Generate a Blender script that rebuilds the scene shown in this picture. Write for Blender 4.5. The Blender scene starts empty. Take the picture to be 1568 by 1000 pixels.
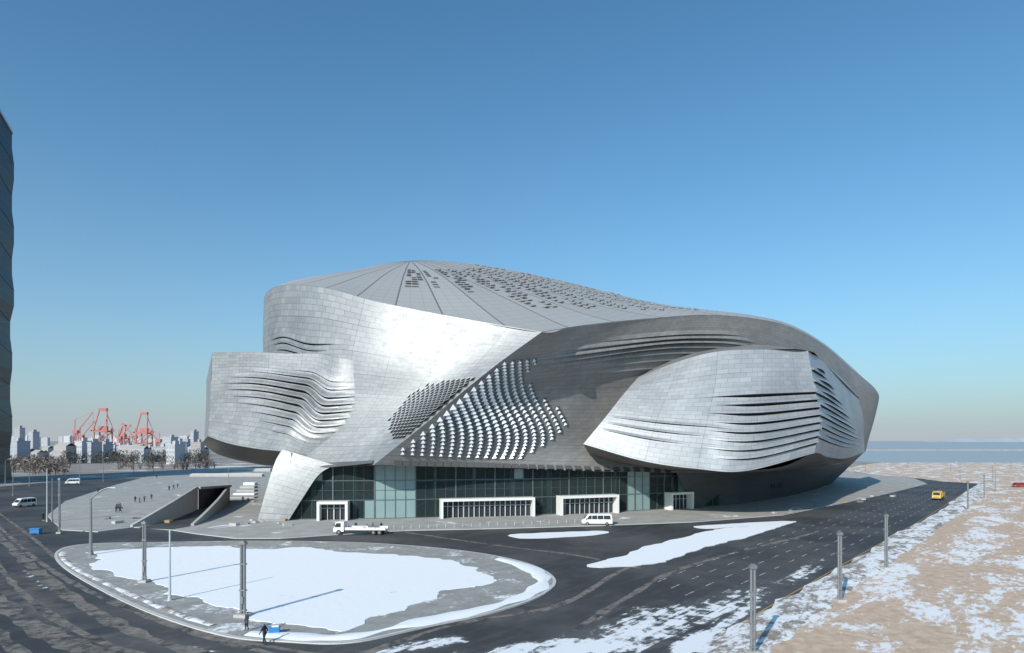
import bpy, bmesh, math, random
import numpy as np
from mathutils import Vector, Matrix, noise
random.seed(7); np.random.seed(7)
scene=bpy.context.scene
H=17.0; HZ=675.0; F=1000.0
def W(px,py,d): return ((px-784)*d/F, d, H+(HZ-py)*d/F)
def G(px,py):
    d=H*F/(py-HZ); return ((px-784)*d/F, d)
def px_of(x,y): return 784+x*F/y, HZ+H*F/y
# ---------------------------------------------------------------- materials
def newmat(name):
    m=bpy.data.materials.new(name); m.use_nodes=True
    nt=m.node_tree; b=nt.nodes['Principled BSDF']; return m,nt,b
def mixrgb(nt,fac,a,b,mode='MIX'):
    n=nt.nodes.new('ShaderNodeMix'); n.data_type='RGBA'; n.blend_type=mode
    for i,val in ((0,fac),(6,a),(7,b)):
        if isinstance(val,(int,float)): n.inputs[i].default_value=val
        elif isinstance(val,(tuple,list)): n.inputs[i].default_value=(*val[:3],1)
        else: nt.links.new(val,n.inputs[i])
    return n.outputs[2]
def math_(nt,op,a,b=None,c=None,clamp=False):
    n=nt.nodes.new('ShaderNodeMath'); n.operation=op; n.use_clamp=clamp
    for i,val in enumerate((a,b,c)):
        if val is None: continue
        if isinstance(val,(int,float)): n.inputs[i].default_value=val
        else: nt.links.new(val,n.inputs[i])
    return n.outputs[0]
def coords(nt,kind='Object',scale=(1,1,1),rot=0):
    t=nt.nodes.new('ShaderNodeTexCoord'); mp=nt.nodes.new('ShaderNodeMapping')
    mp.inputs['Scale'].default_value=scale
    r=nt.nodes.new('ShaderNodeVectorRotate'); r.rotation_type='Z_AXIS'; r.inputs['Angle'].default_value=rot
    nt.links.new(t.outputs[kind],r.inputs['Vector']); nt.links.new(r.outputs[0],mp.inputs['Vector'])
    return mp.outputs[0]
def noise_(nt,vec,scale,detail=5,rough=.55,dist=0):
    n=nt.nodes.new('ShaderNodeTexNoise'); n.inputs['Scale'].default_value=scale
    n.inputs['Detail'].default_value=detail; n.inputs['Roughness'].default_value=rough
    n.inputs['Distortion'].default_value=dist
    nt.links.new(vec,n.inputs['Vector']); return n.outputs[0]
def ramp(nt,v,a,b):
    n=nt.nodes.new('ShaderNodeMapRange'); n.interpolation_type='SMOOTHSTEP'
    n.inputs[1].default_value=a; n.inputs[2].default_value=b
    nt.links.new(v,n.inputs[0]); return n.outputs[0]
def bump(nt,b,h,strength=.3,dist=.05):
    n=nt.nodes.new('ShaderNodeBump'); n.inputs['Strength'].default_value=strength; n.inputs['Distance'].default_value=dist
    nt.links.new(h,n.inputs['Height']); nt.links.new(n.outputs[0],b.inputs['Normal'])
def simple(name,c,rough=.6,metal=0,var=.25,sc=2.0,bmp=0):
    m,nt,b=newmat(name); v=coords(nt)
    n=noise_(nt,v,sc); lo=tuple(x*(1-var) for x in c); hi=tuple(min(1,x*(1+var)) for x in c)
    nt.links.new(mixrgb(nt,n,lo,hi),b.inputs['Base Color'])
    b.inputs['Roughness'].default_value=rough; b.inputs['Metallic'].default_value=metal
    if bmp: bump(nt,b,n,bmp,.05)
    return m
def panel(name,c,bw=1.9,bh=.95,mort=.07,rough=.52,metal=.2,contrast=.09,rot=0.0,mdark=.6,large=.16):
    m,nt,b=newmat(name); v=coords(nt,'UV',(1,1,1),rot)
    br=nt.nodes.new('ShaderNodeTexBrick'); nt.links.new(v,br.inputs['Vector'])
    br.inputs['Scale'].default_value=1; br.inputs['Brick Width'].default_value=bw; br.inputs['Row Height'].default_value=bh
    br.inputs['Mortar Size'].default_value=mort*.5; br.inputs['Mortar Smooth'].default_value=.3
    br.offset=.5
    br.inputs['Color1'].default_value=(*[x*(1-contrast) for x in c],1); br.inputs['Color2'].default_value=(*[min(1,x*(1+contrast)) for x in c],1)
    br.inputs['Mortar'].default_value=(*[x*mdark for x in c],1)
    b2=nt.nodes.new('ShaderNodeTexBrick'); nt.links.new(v,b2.inputs['Vector']); b2.offset=0
    b2.inputs['Scale'].default_value=1; b2.inputs['Brick Width'].default_value=bw*4; b2.inputs['Row Height'].default_value=bh*5; b2.inputs['Mortar Size'].default_value=.06
    b2.inputs['Color1'].default_value=(.95,.95,.95,1); b2.inputs['Color2'].default_value=(1.04,1.04,1.04,1); b2.inputs['Mortar'].default_value=(.78,.78,.78,1)
    n=noise_(nt,v,.09,4,.6); n2=noise_(nt,v,.9,4)
    bc=mixrgb(nt,1.0,br.outputs[0],b2.outputs[0],'MULTIPLY')
    col=mixrgb(nt,ramp(nt,n,.3,.7),mixrgb(nt,1.0,bc,(1-large,)*3,'MULTIPLY'),bc)
    nt.links.new(col,b.inputs['Base Color']); b.inputs['Metallic'].default_value=metal
    sep=nt.nodes.new('ShaderNodeSeparateColor'); nt.links.new(br.outputs[0],sep.inputs[0])
    r=math_(nt,'MULTIPLY_ADD',n2,.2,rough-.1); r=math_(nt,'ADD',r,math_(nt,'MULTIPLY',math_(nt,'SUBTRACT',sep.outputs[0],c[0]),1.5))
    nt.links.new(r,b.inputs['Roughness'])
    bump(nt,b,noise_(nt,v,.35,2),.15,.25)
    return m
M={}
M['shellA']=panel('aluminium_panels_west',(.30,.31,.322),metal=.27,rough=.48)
M['shellC']=panel('aluminium_panels_shade_tone',(.275,.27,.265),metal=.15,rough=.55)  # same aluminium as the west shell, shade painted in as a darker base
M['bulge']=panel('aluminium_panels_lit_tone',(.39,.405,.425),bw=2.6,bh=1.2,contrast=.07,metal=.28,rough=.48)  # same aluminium again, base lightened to paint in the lit front
M['flap']=simple('aluminium_glint_tone',(.78,.81,.84),.32,.35,.1,1)  # aluminium lightened, sky and sun reflection put into the base colour
M['flapd']=simple('roof_flap_metal',(.36,.355,.345),.5,.1,.2,1)
M['fgap']=simple('roof_opening_shade',(.25,.235,.22),.7,0,.25,.5)  # brownish tone paints the shade of an opening on the closed roof
M['dark']=simple('opening_shade',(.035,.037,.042),.6,0,.3,.5)  # near-black colour stands in for the unlit depth of slits and gaps
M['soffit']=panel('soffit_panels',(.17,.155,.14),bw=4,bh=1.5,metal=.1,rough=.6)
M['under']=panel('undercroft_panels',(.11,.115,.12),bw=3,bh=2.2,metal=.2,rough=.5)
M['white']=simple('white_paint',(.78,.78,.76),.45,0,.06,3)
M['mull']=simple('mullion_metal',(.14,.165,.165),.4,.3,.1,3)
M['steel']=simple('galvanised_steel',(.24,.25,.26),.5,.4,.2,4)
M['steel_l']=simple('pale_steel',(.5,.56,.58),.5,.2,.1,4)
M['conc']=simple('concrete',(.44,.43,.41),.85,0,.15,.6,.2)
M['black']=simple('rubber',(.02,.02,.02),.7)
M['vglass']=simple('vehicle_glass',(.03,.035,.04),.08,0,.1)
M['yellow']=simple('yellow_paint',(.60,.38,.06),.5,0,.15,2)
M['red']=simple('hazed_red_paint',(.46,.18,.16),.8,0,.2,.1)  # crane red paled, distance haze put into the colour
M['redcar']=simple('red_paint',(.5,.04,.03),.3)
M['blue']=simple('blue_tarpaulin',(.03,.2,.5),.5)
M['lamp']=simple('headlamp',(.8,.8,.75),.1)
APX=W(632,399,188); ACX,ACY=APX[0]-1,APX[1]+2; NRIB=34
def roofmat():
    m,nt,b=newmat('roof_panels')
    t=nt.nodes.new('ShaderNodeTexCoord'); s=nt.nodes.new('ShaderNodeSeparateXYZ'); nt.links.new(t.outputs['Object'],s.inputs[0])
    dx=math_(nt,'SUBTRACT',s.outputs[0],ACX); dy=math_(nt,'SUBTRACT',s.outputs[1],ACY)
    r=math_(nt,'SQRT',math_(nt,'ADD',math_(nt,'MULTIPLY',dx,dx),math_(nt,'MULTIPLY',dy,dy)))
    a=math_(nt,'ARCTAN2',dy,dx); N=NRIB
    f=math_(nt,'FRACT',math_(nt,'MULTIPLY_ADD',a,N/6.28318,50))
    dd=math_(nt,'SUBTRACT',.5,math_(nt,'ABSOLUTE',math_(nt,'SUBTRACT',f,.5)))
    dist=math_(nt,'MULTIPLY',math_(nt,'MULTIPLY',dd,6.28318/N),r)
    line=math_(nt,'LESS_THAN',dist,.19)
    f2=math_(nt,'FRACT',math_(nt,'MULTIPLY_ADD',a,N*3/6.28318,50))
    l2=math_(nt,'LESS_THAN',math_(nt,'MULTIPLY',math_(nt,'MULTIPLY',math_(nt,'SUBTRACT',.5,math_(nt,'ABSOLUTE',math_(nt,'SUBTRACT',f2,.5))),2.094/N),r),.06)
    l3=math_(nt,'LESS_THAN',math_(nt,'FRACT',math_(nt,'MULTIPLY',r,.4)),.07)
    cell=math_(nt,'ADD',math_(nt,'FLOOR',math_(nt,'MULTIPLY_ADD',a,N/6.28318,50)),0)
    wn=nt.nodes.new('ShaderNodeTexWhiteNoise'); wn.noise_dimensions='1D'; nt.links.new(cell,wn.inputs['W'])
    base=mixrgb(nt,wn.outputs[0],(.37,.37,.365),(.43,.43,.425))
    n=noise_(nt,t.outputs['Object'],.08,4); base=mixrgb(nt,math_(nt,'MULTIPLY',n,.35),base,(.29,.29,.29))
    fine=math_(nt,'MULTIPLY',math_(nt,'MAXIMUM',l2,l3),.35)
    base=mixrgb(nt,fine,base,(.15,.15,.16)); base=mixrgb(nt,math_(nt,'MULTIPLY',line,.75),base,(.10,.10,.105))
    nt.links.new(base,b.inputs['Base Color']); b.inputs['Metallic'].default_value=.1; b.inputs['Roughness'].default_value=.55
    return m
M['roof']=roofmat()
def glassmat():
    m,nt,b=newmat('curtain_wall_glass'); out=nt.nodes['Material Output']
    tr=nt.nodes.new('ShaderNodeBsdfTransparent')
    v=coords(nt,'UV'); br=nt.nodes.new('ShaderNodeTexBrick'); br.offset=0
    nt.links.new(v,br.inputs['Vector']); br.inputs['Scale'].default_value=1; br.inputs['Brick Width'].default_value=2.2; br.inputs['Row Height'].default_value=4.2; br.inputs['Mortar Size'].default_value=0
    br.inputs['Color1'].default_value=(.26,.40,.40,1); br.inputs['Color2'].default_value=(.55,.68,.66,1)
    nt.links.new(br.outputs[0],tr.inputs[0])
    b.inputs['Base Color'].default_value=(.10,.15,.16,1); b.inputs['Roughness'].default_value=.04
    mx=nt.nodes.new('ShaderNodeMixShader'); fr=nt.nodes.new('ShaderNodeFresnel'); fr.inputs[0].default_value=1.6
    f=math_(nt,'ADD',fr.outputs[0],.16,clamp=True); nt.links.new(f,mx.inputs[0]); nt.links.new(tr.outputs[0],mx.inputs[1]); nt.links.new(b.outputs[0],mx.inputs[2])
    nt.links.new(mx.outputs[0],out.inputs[0]); return m
M['glass']=glassmat()
M['pglass']=simple('frosted_glass_panels',(.24,.34,.35),.2,0,.15,.3)
ROADANG=-math.atan2(164,134.6)
def asphalt():
    m,nt,b=newmat('asphalt'); v=coords(nt); vs=coords(nt,'Object',(.12,1,1),ROADANG)
    fine=noise_(nt,v,3,6,.7); big=noise_(nt,v,.05,6,.65)
    st=noise_(nt,vs,.7,5,.6)
    col=mixrgb(nt,ramp(nt,big,.40,.62),(.032,.033,.036),(.082,.081,.081))
    col=mixrgb(nt,math_(nt,'MULTIPLY',ramp(nt,st,.5,.75),.5),col,(.13,.125,.12))
    col=mixrgb(nt,math_(nt,'MULTIPLY',fine,.25),col,(.10,.10,.10))
    at=nt.nodes.new('ShaderNodeAttribute'); at.attribute_name='dirt'
    dn=noise_(nt,v,.35,6,.65)
    dm=ramp(nt,math_(nt,'ADD',math_(nt,'MULTIPLY',dn,.9),math_(nt,'SUBTRACT',at.outputs['Fac'],.85)),.0,.5)
    col=mixrgb(nt,dm,col,(.20,.17,.145))
    as_=nt.nodes.new('ShaderNodeAttribute'); as_.attribute_name='snow'
    sn=noise_(nt,vs,.8,9,.66,.4); sn2=noise_(nt,v,.55,9,.68,.5)
    s=math_(nt,'ADD',math_(nt,'MULTIPLY',math_(nt,'ADD',sn,sn2),.5),math_(nt,'SUBTRACT',as_.outputs['Fac'],1.0))
    sm=ramp(nt,s,-.025,.04)
    halo=math_(nt,'MULTIPLY',ramp(nt,s,-.12,.0),.4)
    col=mixrgb(nt,halo,col,(.16,.155,.15)); col=mixrgb(nt,sm,col,(.84,.85,.87))
    nt.links.new(col,b.inputs['Base Color'])
    nt.links.new(math_(nt,'MULTIPLY_ADD',big,.3,.55),b.inputs['Roughness']); bump(nt,b,math_(nt,'ADD',fine,math_(nt,'MULTIPLY',sm,3)),.2,.03)
    return m
M['asphalt']=asphalt()
def patchy(name,c1,c2,c3,sc,lo,hi,sc2=1.0,rot=0,stretch=1,bs=.4,rough=.85,fine=0.0,fs=2.0):
    m,nt,b=newmat(name); v=coords(nt); vs=coords(nt,'Object',(stretch,1,1),rot)
    n=noise_(nt,vs,sc,10,.66,.5); n2=noise_(nt,v,sc2,6,.6)
    if fine:
        nf=noise_(nt,vs,fs,8,.7); n=math_(nt,'ADD',math_(nt,'MULTIPLY',n,1-fine),math_(nt,'MULTIPLY',nf,fine))
    g=mixrgb(nt,ramp(nt,n2,.3,.7),c1,c2); fn=noise_(nt,v,6,3,.7)
    g=mixrgb(nt,1.0,g,mixrgb(nt,fn,(.68,)*3,(1.0,)*3),'MULTIPLY')
    col=mixrgb(nt,ramp(nt,n,lo,hi),g,c3)
    nt.links.new(col,b.inputs['Base Color']); b.inputs['Roughness'].default_value=rough
    bump(nt,b,math_(nt,'ADD',n,math_(nt,'MULTIPLY',n2,.6)),bs,.15)
    return m
SN=(.84,.84,.855)
M['sand']=patchy('sandy_ground_with_snow',(.60,.42,.29),(.78,.60,.46),SN,.16,.50,.565,.9,ROADANG,.45,.7,fine=.38,fs=1.3)
M['verge']=patchy('dirty_snow_verge',(.26,.23,.20),(.42,.34,.27),SN,.45,.44,.54,1.2,ROADANG,.5,.6,fine=.35,fs=2.5)
M['snow']=patchy('snow',(.55,.54,.52),(.68,.66,.64),(.90,.91,.925),.2,.30,.39,1.0,0,1,.3,fine=.3,fs=1.2)
M['pave']=patchy('concrete_paving',(.40,.39,.37),(.52,.505,.48),SN,.10,.62,.66,.25,0,1,.1)
M['ring']=patchy('island_paving',(.33,.325,.31),(.44,.425,.40),SN,.22,.53,.63,.5,0,1,.2,fine=.35,fs=1.5)
M['kerb']=simple('kerb_stone',(.56,.55,.53),.8,0,.15,1)
M['land']=patchy('land',(.32,.28,.25),(.42,.37,.33),SN,.03,.55,.65,.1)
M['track']=patchy('dust_track',(.17,.15,.13),(.30,.27,.24),(.04,.04,.042),.35,.46,.60,1.2,fine=.3,fs=1.5)
M['mark']=patchy('road_marking',(.48,.48,.46),(.6,.6,.58),(.09,.09,.09),1.5,.48,.60,2)
def seamat():
    m,nt,b=newmat('hazed_sea_water'); v=coords(nt,'Object',(.2,1,1))
    n=noise_(nt,v,.05,5); nt.links.new(mixrgb(nt,n,(.32,.38,.42),(.39,.44,.47)),b.inputs['Base Color'])  # pale blue-grey has the sea haze mixed into the base colour
    b.inputs['Roughness'].default_value=.6; bump(nt,b,noise_(nt,v,.5,4),.3,.3); return m
M['sea']=seamat()
# ---------------------------------------------------------------- mesh helpers
def link(o,parent=None):
    scene.collection.objects.link(o)
    if parent: o.parent=parent
    return o
def empty(name,loc=(0,0,0),rz=0):
    o=bpy.data.objects.new(name,None); o.location=loc; o.rotation_euler[2]=rz; o.empty_display_size=.5
    return link(o)
class MB:
    def __init__(s): s.v=[];s.f=[];s.m=[]
    def face(s,pts,mat=0):
        i=len(s.v); s.v+= [tuple(p) for p in pts]; s.f.append(list(range(i,i+len(pts)))); s.m.append(mat)
    def hexa(s,p,mat=0):
        i=len(s.v); s.v+=[tuple(q) for q in p]
        for f in ((3,2,1,0),(4,5,6,7),(0,1,5,4),(1,2,6,5),(2,3,7,6),(3,0,4,7)):
            s.f.append([i+k for k in f]); s.m.append(mat)
    def box(s,c,sz,rz=0,mat=0):
        cx,cy,cz=c; a,b,h=sz[0]/2,sz[1]/2,sz[2]/2; co,si=math.cos(rz),math.sin(rz)
        q=[]
        for z in (-h,h):
            for x,y in ((-a,-b),(a,-b),(a,b),(-a,b)):
                q.append((cx+x*co-y*si,cy+x*si+y*co,cz+z))
        s.hexa(q,mat)
    def beam(s,p,q,w,h=None,mat=0):
        h=h or w; p=Vector(p);q=Vector(q); d=(q-p).normalized()
        up=Vector((0,0,1)) if abs(d.z)<.95 else Vector((0,1,0))
        a=d.cross(up).normalized()*w/2; b=a.cross(d).normalized()*h/2
        s.hexa([p-a-b,p+a-b,p+a+b,p-a+b,q-a-b,q+a-b,q+a+b,q-a+b],mat)
    def cyl(s,p,q,r1,r2=None,n=12,mat=0,cap=True):
        r2=r1 if r2 is None else r2; p=Vector(p);q=Vector(q); d=(q-p).normalized()
        up=Vector((0,0,1)) if abs(d.z)<.95 else Vector((0,1,0))
        a=d.cross(up).normalized(); b=a.cross(d).normalized(); i=len(s.v)
        for c,r in ((p,r1),(q,r2)):
            for k in range(n):
                t=2*math.pi*k/n; s.v.append(tuple(c+a*math.cos(t)*r+b*math.sin(t)*r))
        for k in range(n):
            s.f.append([i+k,i+(k+1)%n,i+n+(k+1)%n,i+n+k]); s.m.append(mat)
        if cap:
            s.f.append([i+k for k in range(n)][::-1]); s.m.append(mat); s.f.append([i+n+k for k in range(n)]); s.m.append(mat)
    def build(s,name,mats,parent=None,bevel=0,smooth=False):
        me=bpy.data.meshes.new(name); me.from_pydata(s.v,[],s.f)
        for m in mats: me.materials.append(m)
        me.polygons.foreach_set('material_index',s.m)
        if smooth: me.polygons.foreach_set('use_smooth',[True]*len(me.polygons))
        me.update(); o=bpy.data.objects.new(name,me); link(o,parent)
        if bevel:
            b=o.modifiers.new('bevel','BEVEL'); b.width=bevel; b.segments=2; b.limit_method='ANGLE'
        return o
def catclosed(pts,n=8):
    out=[];N=len(pts)
    for i in range(N):
        p0,p1,p2,p3=[np.array(pts[(i+k)%N],float) for k in (-1,0,1,2)]
        for j in range(n):
            t=j/n; out.append(tuple(.5*((2*p1)+(-p0+p2)*t+(2*p0-5*p1+4*p2-p3)*t*t+(-p0+3*p1-3*p2+p3)*t**3)))
    return out
def catopen(pts,n=8):
    P=[np.array(p,float) for p in pts]; P=[2*P[0]-P[1]]+P+[2*P[-1]-P[-2]]; out=[]
    for i in range(1,len(P)-2):
        p0,p1,p2,p3=P[i-1:i+3]
        for j in range(n):
            t=j/n; out.append(tuple(.5*((2*p1)+(-p0+p2)*t+(2*p0-5*p1+4*p2-p3)*t*t+(-p0+3*p1-3*p2+p3)*t**3)))
    out.append(tuple(P[-2])); return out
def slab(name,pts,z,mat,depth=0,sidemat=None,parent=None):
    me=bpy.data.meshes.new(name); bm=bmesh.new()
    vs=[bm.verts.new((p[0],p[1],z)) for p in pts]; f=bm.faces.new(vs); f.normal_update()
    if f.normal.z<0: f.normal_flip()
    if depth:
        lo=[bm.verts.new((p[0],p[1],z-depth)) for p in pts]; n=len(vs)
        for i in range(n):
            g=bm.faces.new((vs[i],vs[(i+1)%n],lo[(i+1)%n],lo[i])); g.material_index=1
    bmesh.ops.triangulate(bm,faces=[f]); bm.normal_update(); bm.to_mesh(me); bm.free()
    me.materials.append(mat); me.materials.append(sidemat or mat)
    return link(bpy.data.objects.new(name,me),parent)
def ribbon(name,pts,w,z,mat,h=0,sub=1,parent=None,jit=0,wend=None):
    P=[Vector((p[0],p[1],0)) for p in pts]; n=len(P); V=[];Fc=[]; K=2*sub+1
    for i,p in enumerate(P):
        t=(P[min(i+1,n-1)]-P[max(i-1,0)]).normalized(); a=Vector((-t.y,t.x,0))
        ww=w if wend is None else w+(wend-w)*i/(n-1)
        if jit: ww*=1+jit*noise.noise(p*.3)
        for k in range(K):
            s=(k/(K-1))*2-1; zz=z+h*(1-s*s)*(.6+.8*abs(noise.noise(Vector((p.x*.4+k*3,p.y*.4,0)))))
            q=p+a*ww/2*s; V.append((q.x,q.y,zz))
    for i in range(n-1):
        for k in range(K-1):
            Fc.append((i*K+k,(i+1)*K+k,(i+1)*K+k+1,i*K+k+1))
    me=bpy.data.meshes.new(name); me.from_pydata(V,[],Fc); me.materials.append(mat); me.update()
    if h: me.polygons.foreach_set('use_smooth',[True]*len(me.polygons))
    return link(bpy.data.objects.new(name,me),parent)
# ---------------------------------------------------------------- spline patches
def crw(n,t):
    t=np.asarray(t,float); s=np.clip(t,0,1)*(n-1); i=np.clip(np.floor(s).astype(int),0,n-2); f=s-i
    w=np.zeros(t.shape+(n,)); idx=np.indices(t.shape)
    B=[.5*(-f+2*f*f-f**3),.5*(2-5*f*f+3*f**3),.5*(f+4*f*f-3*f**3),.5*(-f*f+f**3)]
    def add(k,val):
        kk=i+k
        lo=kk<0; hi=kk>n-1; ok=~(lo|hi)
        def put(ii,v): 
            np.add.at(w,tuple(x.ravel() for x in idx)+(ii.ravel(),),v.ravel())
        put(np.clip(kk,0,n-1),np.where(ok,val,0))
        put(np.zeros_like(kk),np.where(lo,2*val,0)); put(np.ones_like(kk)*min(1,n-1),np.where(lo,-val,0))
        put(np.full_like(kk,n-1),np.where(hi,2*val,0)); put(np.full_like(kk,n-2),np.where(hi,-val,0))
    for k,b in zip((-1,0,1,2),B): add(k,b)
    return w
def ev(ctrl,u,v):
    R,C=ctrl.shape[:2]; return np.einsum('...r,...c,rcx->...x',crw(R,v),crw(C,u),ctrl)
def evn(ctrl,u,v):
    e=.004; P=ev(ctrl,u,v)
    tu=ev(ctrl,np.clip(u+e,0,1),v)-ev(ctrl,np.clip(u-e,0,1),v); tv=ev(ctrl,u,np.clip(v+e,0,1))-ev(ctrl,u,np.clip(v-e,0,1))
    n=-np.cross(tu,tv); n/=np.linalg.norm(n,axis=-1,keepdims=True)+1e-9
    tu/=np.linalg.norm(tu,axis=-1,keepdims=True)+1e-9; tv/=np.linalg.norm(tv,axis=-1,keepdims=True)+1e-9
    return P,n,tu,tv
def C3(rows): return np.array([[W(*p) for p in r] for r in rows],float)
def sstep(x): x=np.clip(x,0,1); return x*x*(3-2*x)
def patch(name,ctrl,mats,parent,nu=100,slits=(),warp=None,sub=6,hh=.06,smooth=False):
    u=np.linspace(0,1,nu); rows=[]; prev=np.zeros(nu)
    def mask(s):
        t=(u-s['a'])/(s['b']-s['a']); k=s.get('kind','lens'); inside=(t>0)&(t<=1)
        tt=np.clip(t,0,1)
        m=np.sin(np.pi*tt)**.9 if k=='lens' else (sstep(tt*1.7) if k=='right' else sstep((1-tt)*1.7))
        return np.where(inside,m,0)
    sl=sorted(slits,key=lambda s:s['v'])
    for s in sl:
        m=mask(s); vk=s['v']; amp=s.get('amp',.8); g=s.get('g',.012); h=s.get('hh',hh)
        for j in range(sub+1):
            vv=prev+(vk-prev)*j/sub; d=amp*m*sstep((vv-(vk-h))/h)**1.3
            if j==0: d=d*0
            rows.append((vv,d,0))
        rows[-1]=(rows[-1][0],rows[-1][1],1)
        e=.0004*m; r=-s.get('rin',.6)*m
        rows.append((vk+e,r,1)); rows.append((vk+e+g*m,r,1)); prev=vk+2*e+g*m
    last=max(4,int(24*(1-(sl[-1]['v'] if sl else 0))))
    for j in range(last+1): rows.append((prev+(1-prev)*j/last,np.zeros(nu),0))
    V=np.array([r[0] for r in rows]); D=np.array([r[1] for r in rows]); mt=[r[2] for r in rows]
    Vw=V+ (warp(u[None,:],V) if warp else 0)
    U=np.broadcast_to(u,V.shape)
    P,n,_,_=evn(ctrl,U,Vw); P=P+n*D[...,None]
    mu=ev(ctrl,u,np.full(nu,.5)); lu=np.concatenate([[0],np.cumsum(np.linalg.norm(np.diff(mu,axis=0),axis=1))])
    tv=np.linspace(0,1,40); mv=ev(ctrl,np.full(40,.6),tv); lv=np.linalg.norm(np.diff(mv,axis=0),axis=1).sum()
    nr=len(rows); bm=bmesh.new(); uvl=bm.loops.layers.uv.new('UVMap')
    vs=[[bm.verts.new(P[r,c]) for c in range(nu)] for r in range(nr)]
    for r in range(nr-1):
        for c in range(nu-1):
            if np.abs(V[r+1,c]-V[r,c])+np.abs(V[r+1,c+1]-V[r,c+1])+abs(D[r+1,c]-D[r,c])+abs(D[r+1,c+1]-D[r,c+1])<1e-6: continue
            f=bm.faces.new((vs[r][c],vs[r+1][c],vs[r+1][c+1],vs[r][c+1])); f.material_index=mt[r]; f.smooth=smooth
            for l,(rr,cc) in zip(f.loops,((r,c),(r+1,c),(r+1,c+1),(r,c+1))): l[uvl].uv=(lu[cc],-V[rr,cc]*lv)
    bmesh.ops.remove_doubles(bm,verts=bm.verts,dist=.0005)
    me=bpy.data.meshes.new(name); bm.to_mesh(me); bm.free()
    for m in mats: me.materials.append(m)
    return link(bpy.data.objects.new(name,me),parent)
def flap(mb,P,n,a,b,w,h,lift):
    P=P+n*.06
    t0=P-a*w/2-b*h/2; t1=P+a*w/2-b*h/2; b0=P-a*w/2+b*h/2; b1=P+a*w/2+b*h/2
    mb.face([t0,b0,b1,t1],1)  # flat quad whose colour stands for the shaded opening
    l0=b0+n*lift-b*h*.12; l1=b1+n*lift-b*h*.12; t0=t0+n*.02; t1=t1+n*.02
    mb.face([t0,l0,l1,t1],0); mb.face([t0,b0,l0],2); mb.face([t1,l1,b1],2)
def diamond(mb,P,n,a,b,w,h,lift):
    """folded diamond scale: a=long axis (along the fold), b=down; upper leaf lifts off a quad painted dark as its shaded gap"""
    P=P+n*.05
    L=P-a*w/2; R=P+a*w/2; T=P-b*h/2; B=P+b*h/2
    mb.face([L,B,R,T],1)
    tip=P+b*h*.12+n*lift
    mb.face([L+n*.03,tip,T+n*.03],0); mb.face([T+n*.03,tip,R+n*.03],2)
# ================================================================ CONFERENCE CENTRE
cc=empty('conference_centre',(0,0,0))
A=C3([[(440,468,200),(406,462,172),(414,443,160),(445,436,152),(500,441,146),(570,460,141),(640,475,138),(720,490,135),(830,508,131)],
      [(440,540,200),(405,540,172),(412,530,160),(440,530,151),(490,532,144),(550,540,139.5),(615,550,136.5),(690,558,134),(765,555,130.5)],
      [(440,610,195),(415,605,172),(420,600,158),(442,600,149.5),(490,602,142),(540,603,139),(595,606,136.5),(650,608,134),(705,603,130.5)],
      [(440,660,190),(425,660,165),(430,655,154),(445,655,148),(475,657,142),(515,657,139),(560,656,137),(605,654,134.5),(650,650,131)],
      [(450,715,185),(432,700,165),(427,697,152),(433,700,146),(450,712,141.5),(492,716,139),(520,715,138),(545,714,136),(572,712,133)]])
slA=[]
for k in range(3):
    slA.append(dict(v=.225+.028*k,a=.27+.02*k,b=.56-.03*k,amp=.5,g=.006,rin=.5,hh=.026))
def warpA(u,v):
    w2=-.02*np.sin((u-.28)*22)*np.exp(-((u-.4)/.15)**2)
    return w2*np.exp(-((v-.25)/.06)**2)
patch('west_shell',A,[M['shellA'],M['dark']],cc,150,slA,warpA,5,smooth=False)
B=C3([[(325,540,150),(380,539,147),(436,541,144.6),(490,542,142.2),(525,549,139.9),(562,553,139.9)],
      [(323.5,585,150),(378,587,147),(432,590,144.2),(480,592,141.3),(520,595,139.3),(564,598,138.9)],
      [(321,630,150),(372,636,147),(420,640,143.9),(458,642,141.0),(505,645,139.1),(558,647,138.2)],
      [(318,668,150),(350,679,147),(392,687,144.3),(430,691,141.6),(484,700,140.2),(542,700,138.4)]])
slB=[dict(v=.20+.07*k,a=[.45,.20,.10,.07,.08,.10,.15,.22,.3,.4][k],b=[.84,.93,.97,.98,.98,.97,.95,.90,.84,.76][k],kind='lens',amp=[.3,.6,.9,1.0,1.0,.9,.8,.6,.4,.3][k],g=[.006,.010,.015,.018,.018,.017,.014,.011,.008,.006][k],rin=.7,hh=.058) for k in range(10)]
def warpB(u,v): return (-.035*np.sin(u*7.0)+.13*sstep((u-.55)/.2)-.05)*np.sin(np.pi*np.clip(v,0,1))
patch('cantilever_front',B,[M['shellA'],M['dark']],cc,110,slB,warpB,4)
patch('cantilever_side',C3([[(316,583,185),(325,540,150)],[(315,630,185),(321,630,150)],[(312,681,178),(318,668,150)]]),[M['shellA'],M['dark']],cc,12)
patch('cantilever_top',C3([[(316,583,185),(380,585,185),(450,585,180)],[(325,540,150),(400,540,146.5),(492,542,142.5)]]),[M['shellA'],M['dark']],cc,12)
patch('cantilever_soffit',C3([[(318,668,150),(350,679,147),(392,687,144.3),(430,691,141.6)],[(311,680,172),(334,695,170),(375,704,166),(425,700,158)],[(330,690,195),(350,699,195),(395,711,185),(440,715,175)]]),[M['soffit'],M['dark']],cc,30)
lg=[[(432,688,141.0),(512,712,138.0)],[(421,708,140.2),(488,727,138.3)],[(409,745,139.2),(465,760,138.2)],[(394,798.4,138.0),(441,798.2,138.1)]]
patch('support_leg',C3(lg),[M['shellA'],M['dark']],cc,16)
patch('support_leg_side',np.array([[ (W(*r[0])[0]-.3,W(*r[0])[1]+7,W(*r[0])[2]),W(*r[0])] for r in lg]),[M['soffit'],M['dark']],cc,6)
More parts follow.
